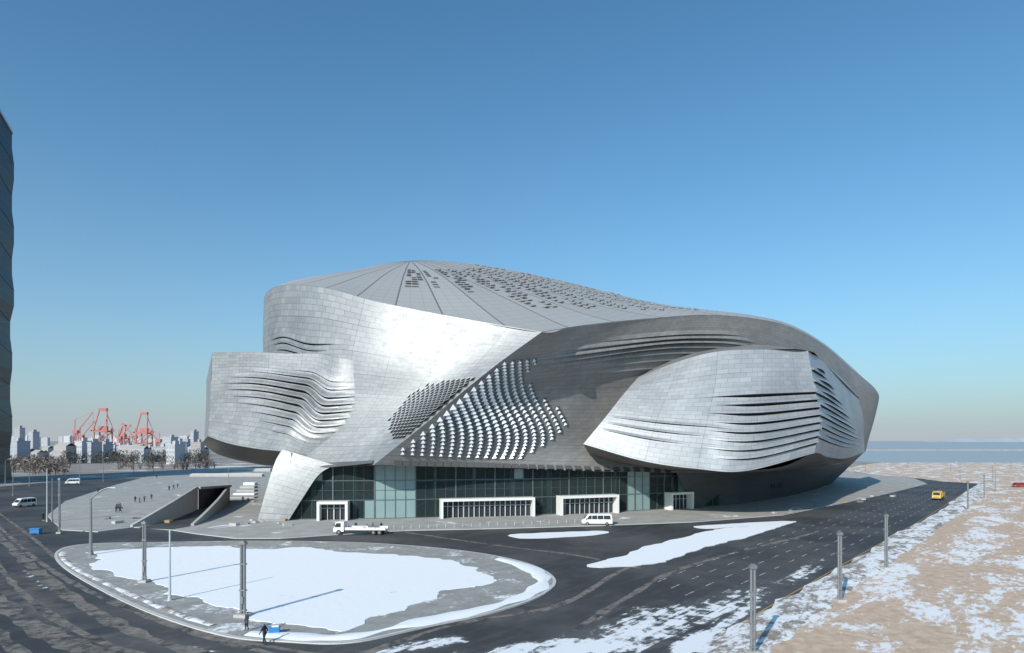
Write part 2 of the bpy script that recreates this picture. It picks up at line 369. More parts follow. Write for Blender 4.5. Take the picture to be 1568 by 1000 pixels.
patch('support_leg_inner',np.array([[W(*r[1]),(W(*r[1])[0]-1,W(*r[1])[1]+6,W(*r[1])[2])] for r in lg]),[M['soffit'],M['dark']],cc,6)
Cc=C3([[(830,508,131),(900,497,138),(1000,487,148),(1080,482,155),(1150,487,162),(1210,500,172),(1260,527,185),(1300,561,200),(1344,602,222),(1325,625,262)],
      [(765,555,130.5),(860,545,139),(970,535,149),(1060,530,156),(1140,530,163),(1210,545,173),(1265,565,186),(1308,590,201),(1346,610,222),(1320,640,262)],
      [(705,603,130.5),(810,605,141),(920,605,151),(1030,600,160),(1130,600,168),(1210,600,178),(1270,610,190),(1312,625,204),(1339,642,222),(1315,655,262)],
      [(650,650,131),(770,662,140),(880,666,150),(1000,665,161),(1110,665,170),(1200,665,180),(1265,665,192),(1308,670,207),(1330,673,222),(1310,675,262)],
      [(572,712,133),(690,714,139),(800,718,144),(935,722,152),(1080,724,163),(1190,722,175),(1262,714,190),(1300,705,207),(1326,690,222),(1305,690,262)]])
slC=[dict(v=.18+.036*k,a=[.16,.10,.06,.05,.06,.10,.14][k],b=[.44,.47,.46,.44,.42,.36,.30][k],amp=[.7,1.2,1.4,1.2,.9,.7,.5][k],g=[.005,.009,.011,.009,.007,.005,.004][k],rin=.8,hh=.034) for k in range(7)]
def warpC(u,v): return (-.06*np.sin((u-.05)*7.0)+.02)*np.exp(-((v-.3)/.16)**2)*sstep(u/.1)
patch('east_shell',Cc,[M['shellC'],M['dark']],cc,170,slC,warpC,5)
D=C3([[(978,577,151),(1040,553,150),(1100,538,149),(1170,535,149),(1237,537,151)],
      [(955,603,147.5),(1022,600,146),(1095,592,145),(1167,590,145),(1247,592,149)],
      [(926,640,145.5),(1003,646,143),(1082,650,141),(1157,655,140),(1256,645,147)],
      [(893,680,144.5),(985,706,141),(1068,718,139),(1143,721,138.5),(1247,694,144)]])
slD=[]
for k in range(8): slD.append(dict(v=.39+.072*k,a=.42+.05*(k%2)+.01*k,b=1.0,kind='right',amp=.7,g=.0125,rin=.7,hh=.058))
for k in range(3): slD.append(dict(v=.66+.078*k-.012,a=.02,b=.62-.1*k,amp=.3,g=.005,rin=.3,hh=.03))
def warpD(u,v): return .04*np.sin(u*math.pi)*np.sin(np.pi*np.clip(v,0,1))
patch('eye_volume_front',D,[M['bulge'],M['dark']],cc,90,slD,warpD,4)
E=C3([[(1237,537,151),(1262,556,165),(1292,582,188),(1324,618,212)],
      [(1247,592,149),(1272,602,165),(1300,620,188),(1325,640,212)],
      [(1256,645,147),(1277,650,166),(1303,658,188),(1323,666,212)],
      [(1247,694,144),(1268,700,168),(1295,702,188),(1324,692,212)]])
slE=[dict(v=.12+.055*k,a=.0 if k%2 else .12,b=.30+.06*k if k<9 else .9,kind='left' if k%2 else 'lens',amp=.5,g=.008,rin=.5,hh=.045) for k in range(14)]
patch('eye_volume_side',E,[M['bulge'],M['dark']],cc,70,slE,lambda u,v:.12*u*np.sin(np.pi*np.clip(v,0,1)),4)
patch('eye_volume_soffit',C3([[(893,680,144.5),(985,706,141),(1068,718,139),(1143,721,138.5),(1200,714,141),(1247,694,144),(1268,700,168),(1295,702,188),(1324,692,212)],
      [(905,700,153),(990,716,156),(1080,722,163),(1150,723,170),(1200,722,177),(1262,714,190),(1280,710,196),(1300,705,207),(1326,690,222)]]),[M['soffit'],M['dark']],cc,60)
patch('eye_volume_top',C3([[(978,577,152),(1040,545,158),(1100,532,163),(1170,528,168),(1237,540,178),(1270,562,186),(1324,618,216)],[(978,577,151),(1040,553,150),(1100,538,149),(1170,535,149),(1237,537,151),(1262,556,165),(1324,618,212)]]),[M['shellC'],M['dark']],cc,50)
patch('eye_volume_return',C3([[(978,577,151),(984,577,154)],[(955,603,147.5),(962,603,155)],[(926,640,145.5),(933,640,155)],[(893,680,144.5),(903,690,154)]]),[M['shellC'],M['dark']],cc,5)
def g3(px,py,z=0): x,y=G(px,py); return (x,y,z)
und=np.array([[W(1035,724,160),W(1120,723,168),W(1190,722,176),W(1262,714,191),W(1300,705,208),W(1324,691,224),W(1300,690,262)],
              [g3(1065,778),g3(1125,773),g3(1180,765),g3(1225,756),g3(1258,746),g3(1275,738),g3(1255,732)]],float)
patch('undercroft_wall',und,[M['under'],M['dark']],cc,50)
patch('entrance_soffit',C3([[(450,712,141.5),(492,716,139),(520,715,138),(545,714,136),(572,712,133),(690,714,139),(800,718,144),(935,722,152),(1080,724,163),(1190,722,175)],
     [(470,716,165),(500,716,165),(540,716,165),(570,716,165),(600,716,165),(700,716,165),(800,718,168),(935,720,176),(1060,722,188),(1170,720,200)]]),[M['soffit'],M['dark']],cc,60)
# roof
rim=[(440,468,200),(406,462,172),(414,443,160),(445,437,152),(500,442,146),(570,461,141),(640,476,138),(720,491,135),(830,509,131),(865,503,134.5),(900,498,138),(1000,488,148),(1080,483,155),(1150,488,162),(1210,501,172),(1260,528,185),(1300,562,200),(1344,603,222)]
rid=[(470,455,205),(462,447,200),(470,435,195),(500,426,190),(545,413,188),(600,402,188),(660,398.5,189),(730,405,192),(800,417,194),(860,430,195),(910,442,195),(1000,464,190),(1080,480,182),(1150,491,180),(1210,506,187),(1260,534,198),(1300,566,212),(1342,606,232)]
rm=[]
for a,b in zip(rim,rid):
    a=np.array(W(*a));b=np.array(W(*b)); m=(a+b)/2; m[2]+=1.2; rm.append(m)
rimw=np.array([W(*p) for p in rim]); ridw=np.array([W(*p) for p in rid]); rm=np.array(rm)
bk=ridw.copy(); bk[:,1]+=40; bk[:,2]-=9; bk2=ridw.copy(); bk2[:,1]+=75; bk2[:,2]=24; bk3=bk2.copy(); bk3[:,1]-=8; bk3[:,2]=0
ROOFm=np.stack([ridw,rm,rimw])
patch('roof',ROOFm,[M['roof'],M['dark']],cc,150,smooth=True)
patch('rear_shell',np.stack([bk3,bk2,bk,ridw]),[M['shellC'],M['dark']],cc,60)
# skylight flaps in radial rows
uu,vv=np.meshgrid(np.linspace(.1,.85,400),np.linspace(.02,.97,110)); RP=ev(ROOFm,uu.ravel(),vv.ravel()); ru,rv=uu.ravel(),vv.ravel()
mb=MB()
for ri in range(-8,1):
    r0=14+3*(ri%3); r1=50 if ri<-5 else 110
    r1-= 12*(ri%2)
    for si,sub_ in enumerate((.25,.5,.75)):
        an=(ri+sub_)*2*math.pi/NRIB
        for k in range(75):
            r=6+k*1.9
            if r<r0+4*si or r>r1-9*si: continue
            if (k+si*2)%7 in (5,6): continue
            w=min(1.5,2*math.pi/NRIB/4*r*.85)
            x,y=ACX+r*math.cos(an),ACY+r*math.sin(an); d2=(RP[:,0]-x)**2+(RP[:,1]-y)**2; i=int(np.argmin(d2))
            if d2[i]>1.0: continue
            u,v=ru[i],rv[i]
            if u>.70 or v>.72: continue
            P,n,tu,tv=[Vector(q) for q in evn(ROOFm,np.array(u),np.array(v))]
            P=Vector((x,y,P.z))
            if n.z<0:n=-n
            b=Vector((math.cos(an),math.sin(an),0)); b=(b-n*b.dot(n)).normalized(); a=n.cross(b)
            flap(mb,P+n*.1,n,a,b,w,1.2,.13)
mb.build('roof_skylight_flaps',[M['flapd'],M['fgap'],M['flapd']],cc)
def scales(name,ctrl,us,vs,fn,mats):
    mb=MB()
    for i,v in enumerate(vs):
        for j,u in enumerate(us):
            q=fn(i,j,u,v)
            if q is None: continue
            uu_=u+(us[1]-us[0])*.5*(i%2)
            if not (0.006<uu_<.992): continue
            P,n,tu,tv=[Vector(x) for x in evn(ctrl,np.array(uu_),np.array(v))]
            a=-tv if tv.z<0 else tv
            a=(a+tu*.25*(1 if ctrl is Cc else .6)).normalized(); b=n.cross(a)
            if b.z>0: b=-b
            diamond(mb,P,n,a,b,q[0],q[1],q[2])
    return mb.build(name,mats,cc)
vsA=[.38+.0235*i for i in range(21)]; usA=[.982-.0155*j for j in range(12)]
def fA(i,j,u,v):
    d=math.hypot((i-8.5)/11,j/11)
    if d>1: return None
    q=1.12-.6*d; return (2.3*q,1.5*q,.72*q)
scales('west_shell_scales',A,usA,vsA,fA,[M['flap'],M['under'],M['flap']])  # gap quads take the dark panel colour as painted shading
vsC=[.26+.0245*i for i in range(28)]; usC=[.012+.0135*j for j in range(15)]
def fC(i,j,u,v):
    wd=4+9.5*sstep((i-2)/16)      # the field widens towards the bottom of the fold
    d=max(j/wd,abs(i-14)/14.5)
    if d>1: return None
    q=1.1-.5*d; return (2.5*q,1.45*q,.75*q)
scales('east_shell_scales',Cc,usC,vsC,fC,[M['flap'],M['dark'],M['shellA']])
def flaps(name,ctrl,specs,mats,parent):
    mb=MB()
    for (u,v,w,h,lift) in specs:
        P,n,tu,tv=[Vector(x) for x in evn(ctrl,np.array(u),np.array(v))]
        tv=n.cross(tu); tv=tv if tv.z<0 else -tv
        flap(mb,P,n,tu,tv,w,h,lift)
    return mb.build(name,mats,parent)
flaps('west_eave_scales',A,[(.61+.0131*i,.985,1.5,1.1,.5) for i in range(28)],[M['shellA'],M['dark'],M['shellA']],cc)
flaps('east_eave_scales',Cc,[(.03+.0118*i,.985,1.6,1.1,.4) for i in range(32)],[M['shellC'],M['dark'],M['shellC']],cc)
# glazing
GL=[np.array(G(*p)) for p in ((446,796.5),(560,795.5),(640,794),(800,790),(935,785),(1060,778),(1110,775.5))]
GLs=[np.array(p) for p in catopen(GL,30)]
cum=[0]
for a,b in zip(GLs,GLs[1:]): cum.append(cum[-1]+np.linalg.norm(b-a))
def gat(s):
    s=max(0,min(cum[-1],s))
    for i in range(len(cum)-1):
        if cum[i+1]>=s:
            t=(s-cum[i])/(cum[i+1]-cum[i]+1e-9); p=GLs[i]*(1-t)+GLs[i+1]*t; tg=(GLs[i+1]-GLs[i]); tg/=np.linalg.norm(tg); return p,tg
def spx(px):
    best=min(range(len(GLs)),key=lambda i:abs(px_of(*GLs[i])[0]-px)); return cum[best]
ZT=12.6
me=bpy.data.meshes.new('glazing'); bm=bmesh.new(); uvl=bm.loops.layers.uv.new('UVMap')
NG=int(cum[-1]/2.2); mb=MB()
for i in range(NG):
    s0,s1=i*2.2,(i+1)*2.2; (p,t),(q,_)=gat(s0),gat(s1)
    x=px_of(*p)[0]; fr=(560<x<635) or (958<x<988)
    for z0,z1 in ((0,4.2),(4.2,8.4),(8.4,ZT)):
        f=bm.faces.new([bm.verts.new((*p,z0)),bm.verts.new((*q,z0)),bm.verts.new((*q,z1)),bm.verts.new((*p,z1))])
        for l,uv in zip(f.loops,((s0,z0),(s1,z0),(s1,z1),(s0,z1))): l[uvl].uv=uv
        f.material_index=1 if fr or (random.random()<.05) else 0
    nrm=np.array([t[1],-t[0]])
    c=p+nrm*.08; mb.box((c[0],c[1],ZT/2),(.07 if i%4 else .26,.2,ZT),math.atan2(t[1],t[0]),0)
    mid=(p+q)/2+nrm*.06; L=np.linalg.norm(q-p)
    for z,hz in ((.15,.3),(4.2,.14),(6.3,.05),(8.4,.14),(12.4,.2)):
        mb.box((mid[0],mid[1],z),(L+.02,.14,hz),math.atan2(t[1],t[0]),0)
bm.to_mesh(me); bm.free(); me.materials.append(M['glass']); me.materials.append(M['pglass']); link(bpy.data.objects.new('glazing',me),cc)
mb.build('mullions',[M['mull']],cc)
mi=simple('interior_wall',(.26,.28,.27),.8,0,.6,.15); mslab=simple('interior_floor_slab',(.5,.51,.5),.7)
mb=MB()
for i in range(0,NG,1):
    (p,t),(q,_)=gat(i*2.2),gat((i+1)*2.2); n=np.array([-t[1],t[0]])
    for z in (4.2,8.4):
        a,b=p+n*.5,q+n*.5; c,d=q+n*9,p+n*9
        mb.hexa([(*a,z-.35),(*b,z-.35),(*c,z-.35),(*d,z-.35),(*a,z),(*b,z),(*c,z),(*d,z)],1)
    a,b=p+n*9.1,q+n*9.1; mb.face([(*a,0),(*b,0),(*b,ZT),(*a,ZT)],0)
    if i%4==2:
        c=p+n*2; mb.cyl((*c,0),(*c,ZT),.4,n=12,mat=2)
    if i%7==3:
        c=p+n*6; mb.beam((*c,0),(*(c+t*9),4.0),1.4,.3,2)
mb.build('interior',[mi,mslab,M['white']],cc)
mb=MB()
pts=[(-47.3,140,),(-62,172),(-75,215),(-80,262)]
for a,b in zip(pts,pts[1:]): mb.face([(*a,0),(*b,0),(*b,14.5),(*a,14.5)],0)
mb.build('side_wall',[M['under']],cc)
for pa,pb,h in ((489,535,4.1),(674,815,4.3),(853,938,4.4),(1018,1052,4.3)):
    s0,s1=spx(pa),spx(pb); p,t=gat(s0); q,_=gat(s1); d=(q-p); L=np.linalg.norm(d); d/=L; n=np.array([d[1],-d[0]])
    ang=math.atan2(d[1],d[0]); mb=MB()
    def at(x,y): r=p+d*x+n*y; return r
    fw=.55
    for x in (fw/2,L-fw/2): r=at(x,1.3); mb.box((r[0],r[1],(h-fw)/2+.06),(fw,3.0,h-fw-.005),ang,0)
    r=at(L/2,1.3); mb.box((r[0],r[1],h-fw/2+.06),(L+.01,3.02,fw),ang,0)
    nb=max(2,int((L-2*fw)/1.15)); st=(L-2*fw)/nb
    for k in range(1,nb):
        r=at(fw+k*st,.9); mb.box((r[0],r[1],(h-fw)/2),(.14 if k%2 else .24,.15,h-fw-.05),ang,1)
    r=at(L/2,.6); mb.box((r[0],r[1],(h-fw)/2),(L-2*fw,.05,h-fw-.1),ang,2)
    r=at(L/2,.95); mb.box((r[0],r[1],2.6),(L-2*fw-.1,.1,.12),ang,1)
    mb.build('entrance_portal',[M['white'],M['steel_l'],M['vglass']],cc)
mb=MB()
for u in (.33,.36,.62,.65,.68):
    P,n,tu,tv=[Vector(x) for x in evn(und,np.array(u),np.array(.5))]; P+=n*.1
    mb.face([P-tu*1.2-tv*1.3,P+tv*1.3-tu*.6,P+tv*1.3+tu*1.2,P+tu*.6-tv*1.3],0)
mb.build('undercroft_windows',[M['vglass']],cc)
# ================================================================ GROUND
slab('ground',[(-30000,-200),(30000,-200),(30000,30000),(-30000,30000)],-.03,M['land'])
slab('sea',[(290,517),(5000,517),(25000,4000),(25000,29500),(-3000,29500),(250,900)],-.015,M['sea'])
xs=np.arange(-190,262,1.6); ys=np.concatenate([np.arange(30,120,1.2),np.arange(120,300,3)])
X,Y=np.meshgrid(xs,ys); nv=X.size
V=np.stack([X.ravel(),Y.ravel(),np.zeros(nv)],1); nx=len(xs)
Fc=[(r*nx+c,r*nx+c+1,(r+1)*nx+c+1,(r+1)*nx+c) for r in range(len(ys)-1) for c in range(nx-1)]
me=bpy.data.meshes.new('asphalt_road'); me.from_pydata(V.tolist(),[],Fc); me.materials.append(M['asphalt'])
PX=784+V[:,0]*F/V[:,1]; PY=HZ+H*F/V[:,1]
def blob(cx,cy,rx,ry,s,rot=0):
    a=math.radians(rot); dx=PX-cx; dy=PY-cy; x=dx*math.cos(a)+dy*math.sin(a); y=-dx*math.sin(a)+dy*math.cos(a)
    return s*np.exp(-((x/rx)**2+(y/ry)**2))
snow=np.zeros(nv)
for b in ((1000,955,190,60,.56,-10),(1120,930,130,50,.54,-22),(880,992,270,28,.62,-4),(1225,880,90,22,.53,-28),(1000,1030,300,40,.66,0),(1070,985,100,34,.65,-20),(50,885,70,14,.56,35),(130,930,90,12,.54,30),(330,997,160,9,.52,10),(640,988,170,15,.58,-8),(1180,800,60,6,.48,-8),(820,935,80,10,.5,-8),(270,1000,60,10,.45,0)):
    snow=np.maximum(snow,blob(*b))
dirt=np.zeros(nv)
for b in ((60,930,160,60,.62,35),(250,990,200,30,.6,12),(760,940,160,30,.55,-10),(30,830,60,40,.6,60),(700,820,200,10,.4,0),(1300,830,200,30,.35,-25)):
    dirt=np.maximum(dirt,blob(*b))
for nm,arr in (('snow',snow),('dirt',dirt)):
    a=me.attributes.new(nm,'FLOAT','POINT'); a.data.foreach_set('value',arr.astype(np.float32))
me.update(); link(bpy.data.objects.new('asphalt_road',me))
pl=[(262,812),(300,818),(360,825),(430,825),(520,819),(620,813),(760,810),(900,806),(1060,800),(1200,789),(1290,771),(1360,756),(1420,741),(1400,733),(1340,727),(1290,722),(1100,722),(700,722),(430,722),(330,716),(250,724),(180,742),(100,768),(72,790),(95,812),(150,815),(205,808)]
slab('plaza_pavement',[G(*p) for p in pl],.12,M['pave'],.13,M['kerb'])
isl=[(130,834),(250,831),(400,829),(560,832),(700,843),(800,861),(850,886),(832,912),(760,938),(650,962),(540,985),(440,984),(330,972),(200,927),(100,872),(86,846)]
oi=catclosed([G(*p) for p in isl],8)
slab('traffic_island',oi,.12,M['ring'],.13,M['kerb'])
sn=[(150,846),(250,840),(330,838),(400,842),(470,840),(560,850),(640,853),(700,863),(742,878),(758,891),(735,901),(690,908),(650,928),(575,945),(530,968),(480,966),(430,955),(390,950),(330,925),(270,908),(230,893),(180,882),(150,868)]
def rough_poly(pts,amp,n=12):
    o=catclosed([G(*p) for p in pts],n); r=[]
    for i,p in enumerate(o):
        k=Vector((9,9,9)); dx=dy=0
        for fr,am in ((.3,1),(.9,.35)):
            v=Vector((p[0]*fr,p[1]*fr,1.3*fr)); dx+=am*amp*noise.noise(v); dy+=am*amp*noise.noise(v+k)
        r.append((p[0]+dx,p[1]+dy))
    return r
slab('snow_field',rough_poly(sn,1.6),.16,M['snow'],.05)
def offs(pts,k):
    c=np.mean(np.array(pts),axis=0); return [tuple(np.array(p)+(c-np.array(p))/np.linalg.norm(c-np.array(p))*k) for p in pts]
kr=offs(oi,.25); ribbon('kerb',kr+[kr[0]],.34,.125,M['kerb'])
sr=offs(oi,1.6); i0=int(len(sr)*.30); i1=int(len(sr)*.74)
ribbon('snow_bank',sr[i0:i1],1.9,.13,M['snow'],.15,3,jit=.9)
ribbon('snow_bank',sr[int(len(sr)*.76):int(len(sr)*.95)],.9,.13,M['verge'],.12,2,jit=.8)
slab('snow_median',rough_poly([(903,866),(955,850),(1010,832),(1090,813),(1150,806),(1215,799),(1200,806),(1140,824),(1070,842),(1010,862),(940,869)],.9,10),.10,M['snow'],.11,M['kerb'])
slab('snow_patch',rough_poly([(780,819),(850,815),(925,813),(920,819),(860,823),(800,825)],.5),.02,M['snow'])
slab('snow_patch',rough_poly([(1065,806),(1120,802),(1200,798),(1210,801),(1130,807),(1080,810)],.4),.02,M['snow'])
tr=[(-60,770),(-10,820),(40,870),(120,925),(230,975),(360,1010),(520,1040)]
base=[G(*p) for p in tr]
for k,(off,w) in enumerate(((0,1.5),(2.4,.8),(5,2.0),(-2.2,.7),(8.2,1.5),(10.5,.7),(12.8,1.3),(-4,.6),(16,1.4))):
    c=catopen(base,10); q=[]
    for i,p in enumerate(c):
        a=np.array(c[max(0,i-1)]);b=np.array(c[min(len(c)-1,i+1)]); t=(b-a)/np.linalg.norm(b-a); nn=np.array([t[1],-t[0]])
        q.append(tuple(np.array(p)+nn*off+np.array([.6*math.sin(i*.11+k),.5*math.sin(i*.07+k*2)])))
    ribbon('tyre_track',q,w,.004+.0005*k,M['track'],jit=.9)
for k,pt in enumerate(([(560,1000),(700,955),(860,925),(960,870),(1060,835)],[(880,965),(960,915),(1060,865),(1250,815)],[(620,815),(760,835),(880,850),(980,870)])):
    ribbon('tyre_track',catopen([G(*p) for p in pt],10),.8,.004+.0006*k,M['track'],jit=.9)
edge=[(1503,741),(1480,757),(1440,786),(1390,815),(1320,858),(1255,895),(1180,940),(1110,985),(1040,1035)]
ew=[G(*p) for p in edge]; es=catopen(ew,8)
sand=es+[(60,30),(330,30),(2500,250),(2500,512),(290,512),G(1322,712),G(1285,719),G(1340,727),G(1410,733),G(1440,737)]
slab('sandy_ground',sand,.03,M['sand'])
vg=[(p[0]+1.2,p[1]-.6) for p in es]
ribbon('snow_verge',vg,4.6,.035,M['verge'],.25,4,jit=.4)
mb=MB()
for i in range(1500):
    y=random.uniform(45,230); x=random.uniform(20,230); px,py=px_of(x,y)
    e=np.interp(py,[p[1] for p in edge],[p[0] for p in edge])
    if px<e+20 or px>1700: continue
    s=random.uniform(.06,.25)*(1+y/160); a=random.random()*3; r=[]
    for k in range(5):
        t=a+k*1.2566; r.append((x+math.cos(t)*s*random.uniform(.7,1.2),y+math.sin(t)*s*random.uniform(.7,1.2),.02))
    top=(x+random.uniform(-.1,.1),y,.03+s*random.uniform(.3,.7))
    for k in range(5): mb.face([r[k],r[(k+1)%5],top],0)
mb.build('earth_clods',[simple('earth',(.52,.38,.27),.9,0,.3,2)])
mb=MB()
Lp=[np.array(G(1420,742)),np.array(G(1330,770)),np.array(G(1215,806)),np.array(G(1080,850)),np.array(G(985,885))]
Rp=[np.array(G(1490,748)),np.array(G(1425,792)),np.array(G(1300,866)),np.array(G(1180,937)),np.array(G(1110,980))]
Ls=np.array(catopen(Lp,30)); Rs=np.array(catopen(Rp,30))
def lanepts(f): return Ls*(1-f)+Rs*f
for f in (.14,.30,.46,.62,.78):
    q=lanepts(f)
    s=np.concatenate([[0],np.cumsum(np.linalg.norm(np.diff(q,axis=0),axis=1))]); L=s[-1]; k=0
    while k*6.0+2.5<L:
        a=np.array([np.interp(k*6.0,s,q[:,0]),np.interp(k*6.0,s,q[:,1])]); b=np.array([np.interp(k*6.0+2.4,s,q[:,0]),np.interp(k*6.0+2.4,s,q[:,1])])
        t=(b-a)/np.linalg.norm(b-a); n=np.array([-t[1],t[0]])*.08
        mb.face([(*(a-n),.006),(*(a+n),.006),(*(b+n),.006),(*(b-n),.006)][::-1]); k+=1
mb.build('lane_markings',[M['mark']])
ribbon('edge_line',lanepts(.955),.16,.006,simple('yellow_road_paint',(.45,.28,.06),.6,0,.4,1))
# ================================================================ STREET FURNITURE
def post(px,py,h=7.2,w=.46):
    x,y=G(px,py); mb=MB()
    mb.box((0,0,.15),(w*2,w*2,.3),0,1)
    for sx in (-1,1):
        mb.cyl((sx*w*.27,0,.3),(sx*w*.27,0,h-.25),w*.24,w*.22,n=10,mat=0)
    for z in (.6,h*.35,h*.7): mb.box((0,0,z),(w*1.15,w*.55,.12),0,0)
    mb.box((0,0,h-.15),(w*1.1,w*.8,.28),0,0); mb.box((0,0,h+.04),(w*.7,w*.5,.1),0,0)
    mb.box((0,-w*.33,1.6),(w*.5,.12,.7),0,0)
    o=mb.build('steel_post',[M['steel'],M['conc']],None,.015); o.location=(x,y,.12 if px<800 else .04); o.rotation_euler[2]=random.uniform(-.2,.2); return o
for a in ((372,946,7.2,.62),(221,893,7.2,.5),(1153,1003,7.1,.5),(1286,922,7.3,.5),(1357,872,7.2,.46),(1482,782,7,.4),(1507,764,7,.35),(91,818,10,.4)): post(*a)
def lamp(px,py,h,arm,side=1,mat='steel',r=.11):
    x,y=G(px,py); mb=MB(); mb.cyl((0,0,0),(0,0,.5),r*2,r*1.6,12); mb.cyl((0,0,.5),(0,0,h),r*1.2,r*.7,12)
    if arm:
        P=[(0,0,h)]
        for i in range(1,7):
            t=i/6; P.append((side*arm*t,0,h+arm*.55*math.sin(t*math.pi/2)))
        for a,b in zip(P,P[1:]): mb.cyl(a,b,r*.6,r*.55,8)
        e=P[-1]; mb.box((e[0]+side*.3,0,e[2]),(.9,.32,.14),0,1)
    else: mb.cyl((0,0,h),(0,0,h+.15),r,r*.2,12)
    o=mb.build('street_lamp',[M[mat],M['steel_l']]); o.location=(x,y,.12 if (px<900) else 0)
for a in ((139,851,8.3,3.0,1,'steel',.2),(260,921,7.3,0,1,'steel_l'),(72,800,11,0,1,'steel_l'),(80,800,9,0,1),(122,742,9,1.5,1),(158,738,9,1.5,1),(205,728,9,1.5,1),(45,745,9,1.5,-1),(1325,722,6,0),(1390,716,6,0),(1456,722,6,0),(1470,735,7,1.5,-1),(1520,738,7,1.5,1),(1524,752,7,0,1),(1548,720,6,0),(350,740,6,0),(20,760,9,1.5,1),(8,742,9,1.5,1),(98,735,9,1.5,-1),(235,722,8,1.5,1)):
    lamp(*a)
def wall(name,base,tops,th,mat):
    mb=MB(); n=len(base)
    for i in range(n-1):
        a,b=np.array(base[i]),np.array(base[i+1]); t=(b-a)/np.linalg.norm(b-a); m=np.array([-t[1],t[0]])*th
        mb.hexa([(*a,0),(*b,0),(*(b+m),0),(*(a+m),0),(*a,tops[i]),(*b,tops[i+1]),(*(b+m),tops[i+1]),(*(a+m),tops[i])],0)
    return mb.build(name,[mat])
bw=catopen([G(203,808),G(235,803),G(268,795),G(303,781)],6); wall('ramp_wall',bw,list(np.linspace(.5,5.8,len(bw))),.6,M['conc'])
bw=catopen([G(297,806),G(318,796),G(338,782),G(352,768)],6); wall('ramp_wall',bw,list(np.linspace(.5,4.6,len(bw))),.6,M['conc'])
tun=empty('underpass_entrance'); mb=MB()
p=G(304,781); q=G(352,769)
mb.face([(*p,.1),(*q,.1),(q[0],q[1],4.4),(p[0],p[1],5.2)],1)  # flat face painted near-black for the unlit tunnel mouth
mb.beam((p[0],p[1]-.3,5.4),(q[0],q[1]-.3,4.5),1.2,.6,0)
mb.build('portal',[M['conc'],M['dark']],tun)
slab('ramp_carriageway',[G(212,809),G(262,812),G(297,806),G(350,770),G(304,781),G(268,796)],.128,M['asphalt'])
mb=MB()
for k in range(6):
    x0,y0=G(350+5*k,768-5*k); x1,_=G(392,768-5*k); mb.box(((x0+x1)/2,y0,.12+.08*(k+1)),(x1-x0,3.2,.16*(k+1)),0,1 if k in(2,5) else 0)
x0,y0=G(335,730); mb.box((x0+4,y0,.7),(34,3,1.2),0,0); mb.box((x0+4,y0+1,1.36),(34,2,.12),0,1)
x0,y0=G(350,722); mb.box((x0+2,y0,.8),(44,5,1.4),0,0); mb.box((x0+2,y0,1.56),(44,4,.12),0,1)
mb.build('terrace_steps',[M['conc'],M['snow']])
mb=MB()
for i in range(26):
    x,y=G(590+i*13.2,812.2-i*.45-.6); mb.cyl((x,y,.12),(x,y,.85),.07,.06,8)
mb.build('bollards',[M['steel_l']])
mb=MB()
for i in range(34):
    px=random.choice([random.uniform(330,470),random.uniform(1180,1380),random.uniform(60,260)]); py={0:803,1:783,2:800}[0 if 330<px<470 else (1 if px>1000 else 2)]+random.uniform(-6,3)
    if px>1000: py=790-(px-1180)*.16+random.uniform(-4,2)
    x,y=G(px,py); s=random.uniform(.3,1.1)
    mb.box((x,y,.12+s*.25),(s*1.6,s,s*.5),random.random()*3,random.choice([0,0,1,2]))
mb.build('construction_materials',[M['conc'],M['steel'],simple('timber',(.38,.26,.16),.8)])
# ================================================================ VEHICLES
def loft_body(mb,prof,w,belt,tumble,mat):
    n=len(prof)
    def hw(z): return w/2 if z<=belt else w/2-(z-belt)*tumble
    L=[(x,-hw(z),z) for x,z in prof]; R=[(x,hw(z),z) for x,z in prof]
    i=len(mb.v); mb.v+=L+R
    for k in range(n):
        mb.f.append([i+k,i+(k+1)%n,i+n+(k+1)%n,i+n+k]); mb.m.append(mat)
    mb.f.append([i+k for k in range(n)][::-1]); mb.m.append(mat); mb.f.append([i+n+k for k in range(n)]); mb.m.append(mat)
    return hw
def wheels(mb,xs,w,r,mats=(1,3)):
    for x in xs:
        for s in (-1,1):
            mb.cyl((x,s*(w/2-.24),r),(x,s*(w/2+.01),r),r,n=20,mat=mats[0]); mb.cyl((x,s*(w/2+.012),r),(x,s*(w/2+.03),r),r*.55,r*.45,n=14,mat=mats[1])
def sidewin(mb,hw,pts,mat=2,off=.012):
    for s in (-1,1):
        q=[(x,s*(hw(z)+off),z) for x,z in pts]
        mb.face(q if s<0 else q[::-1],mat)
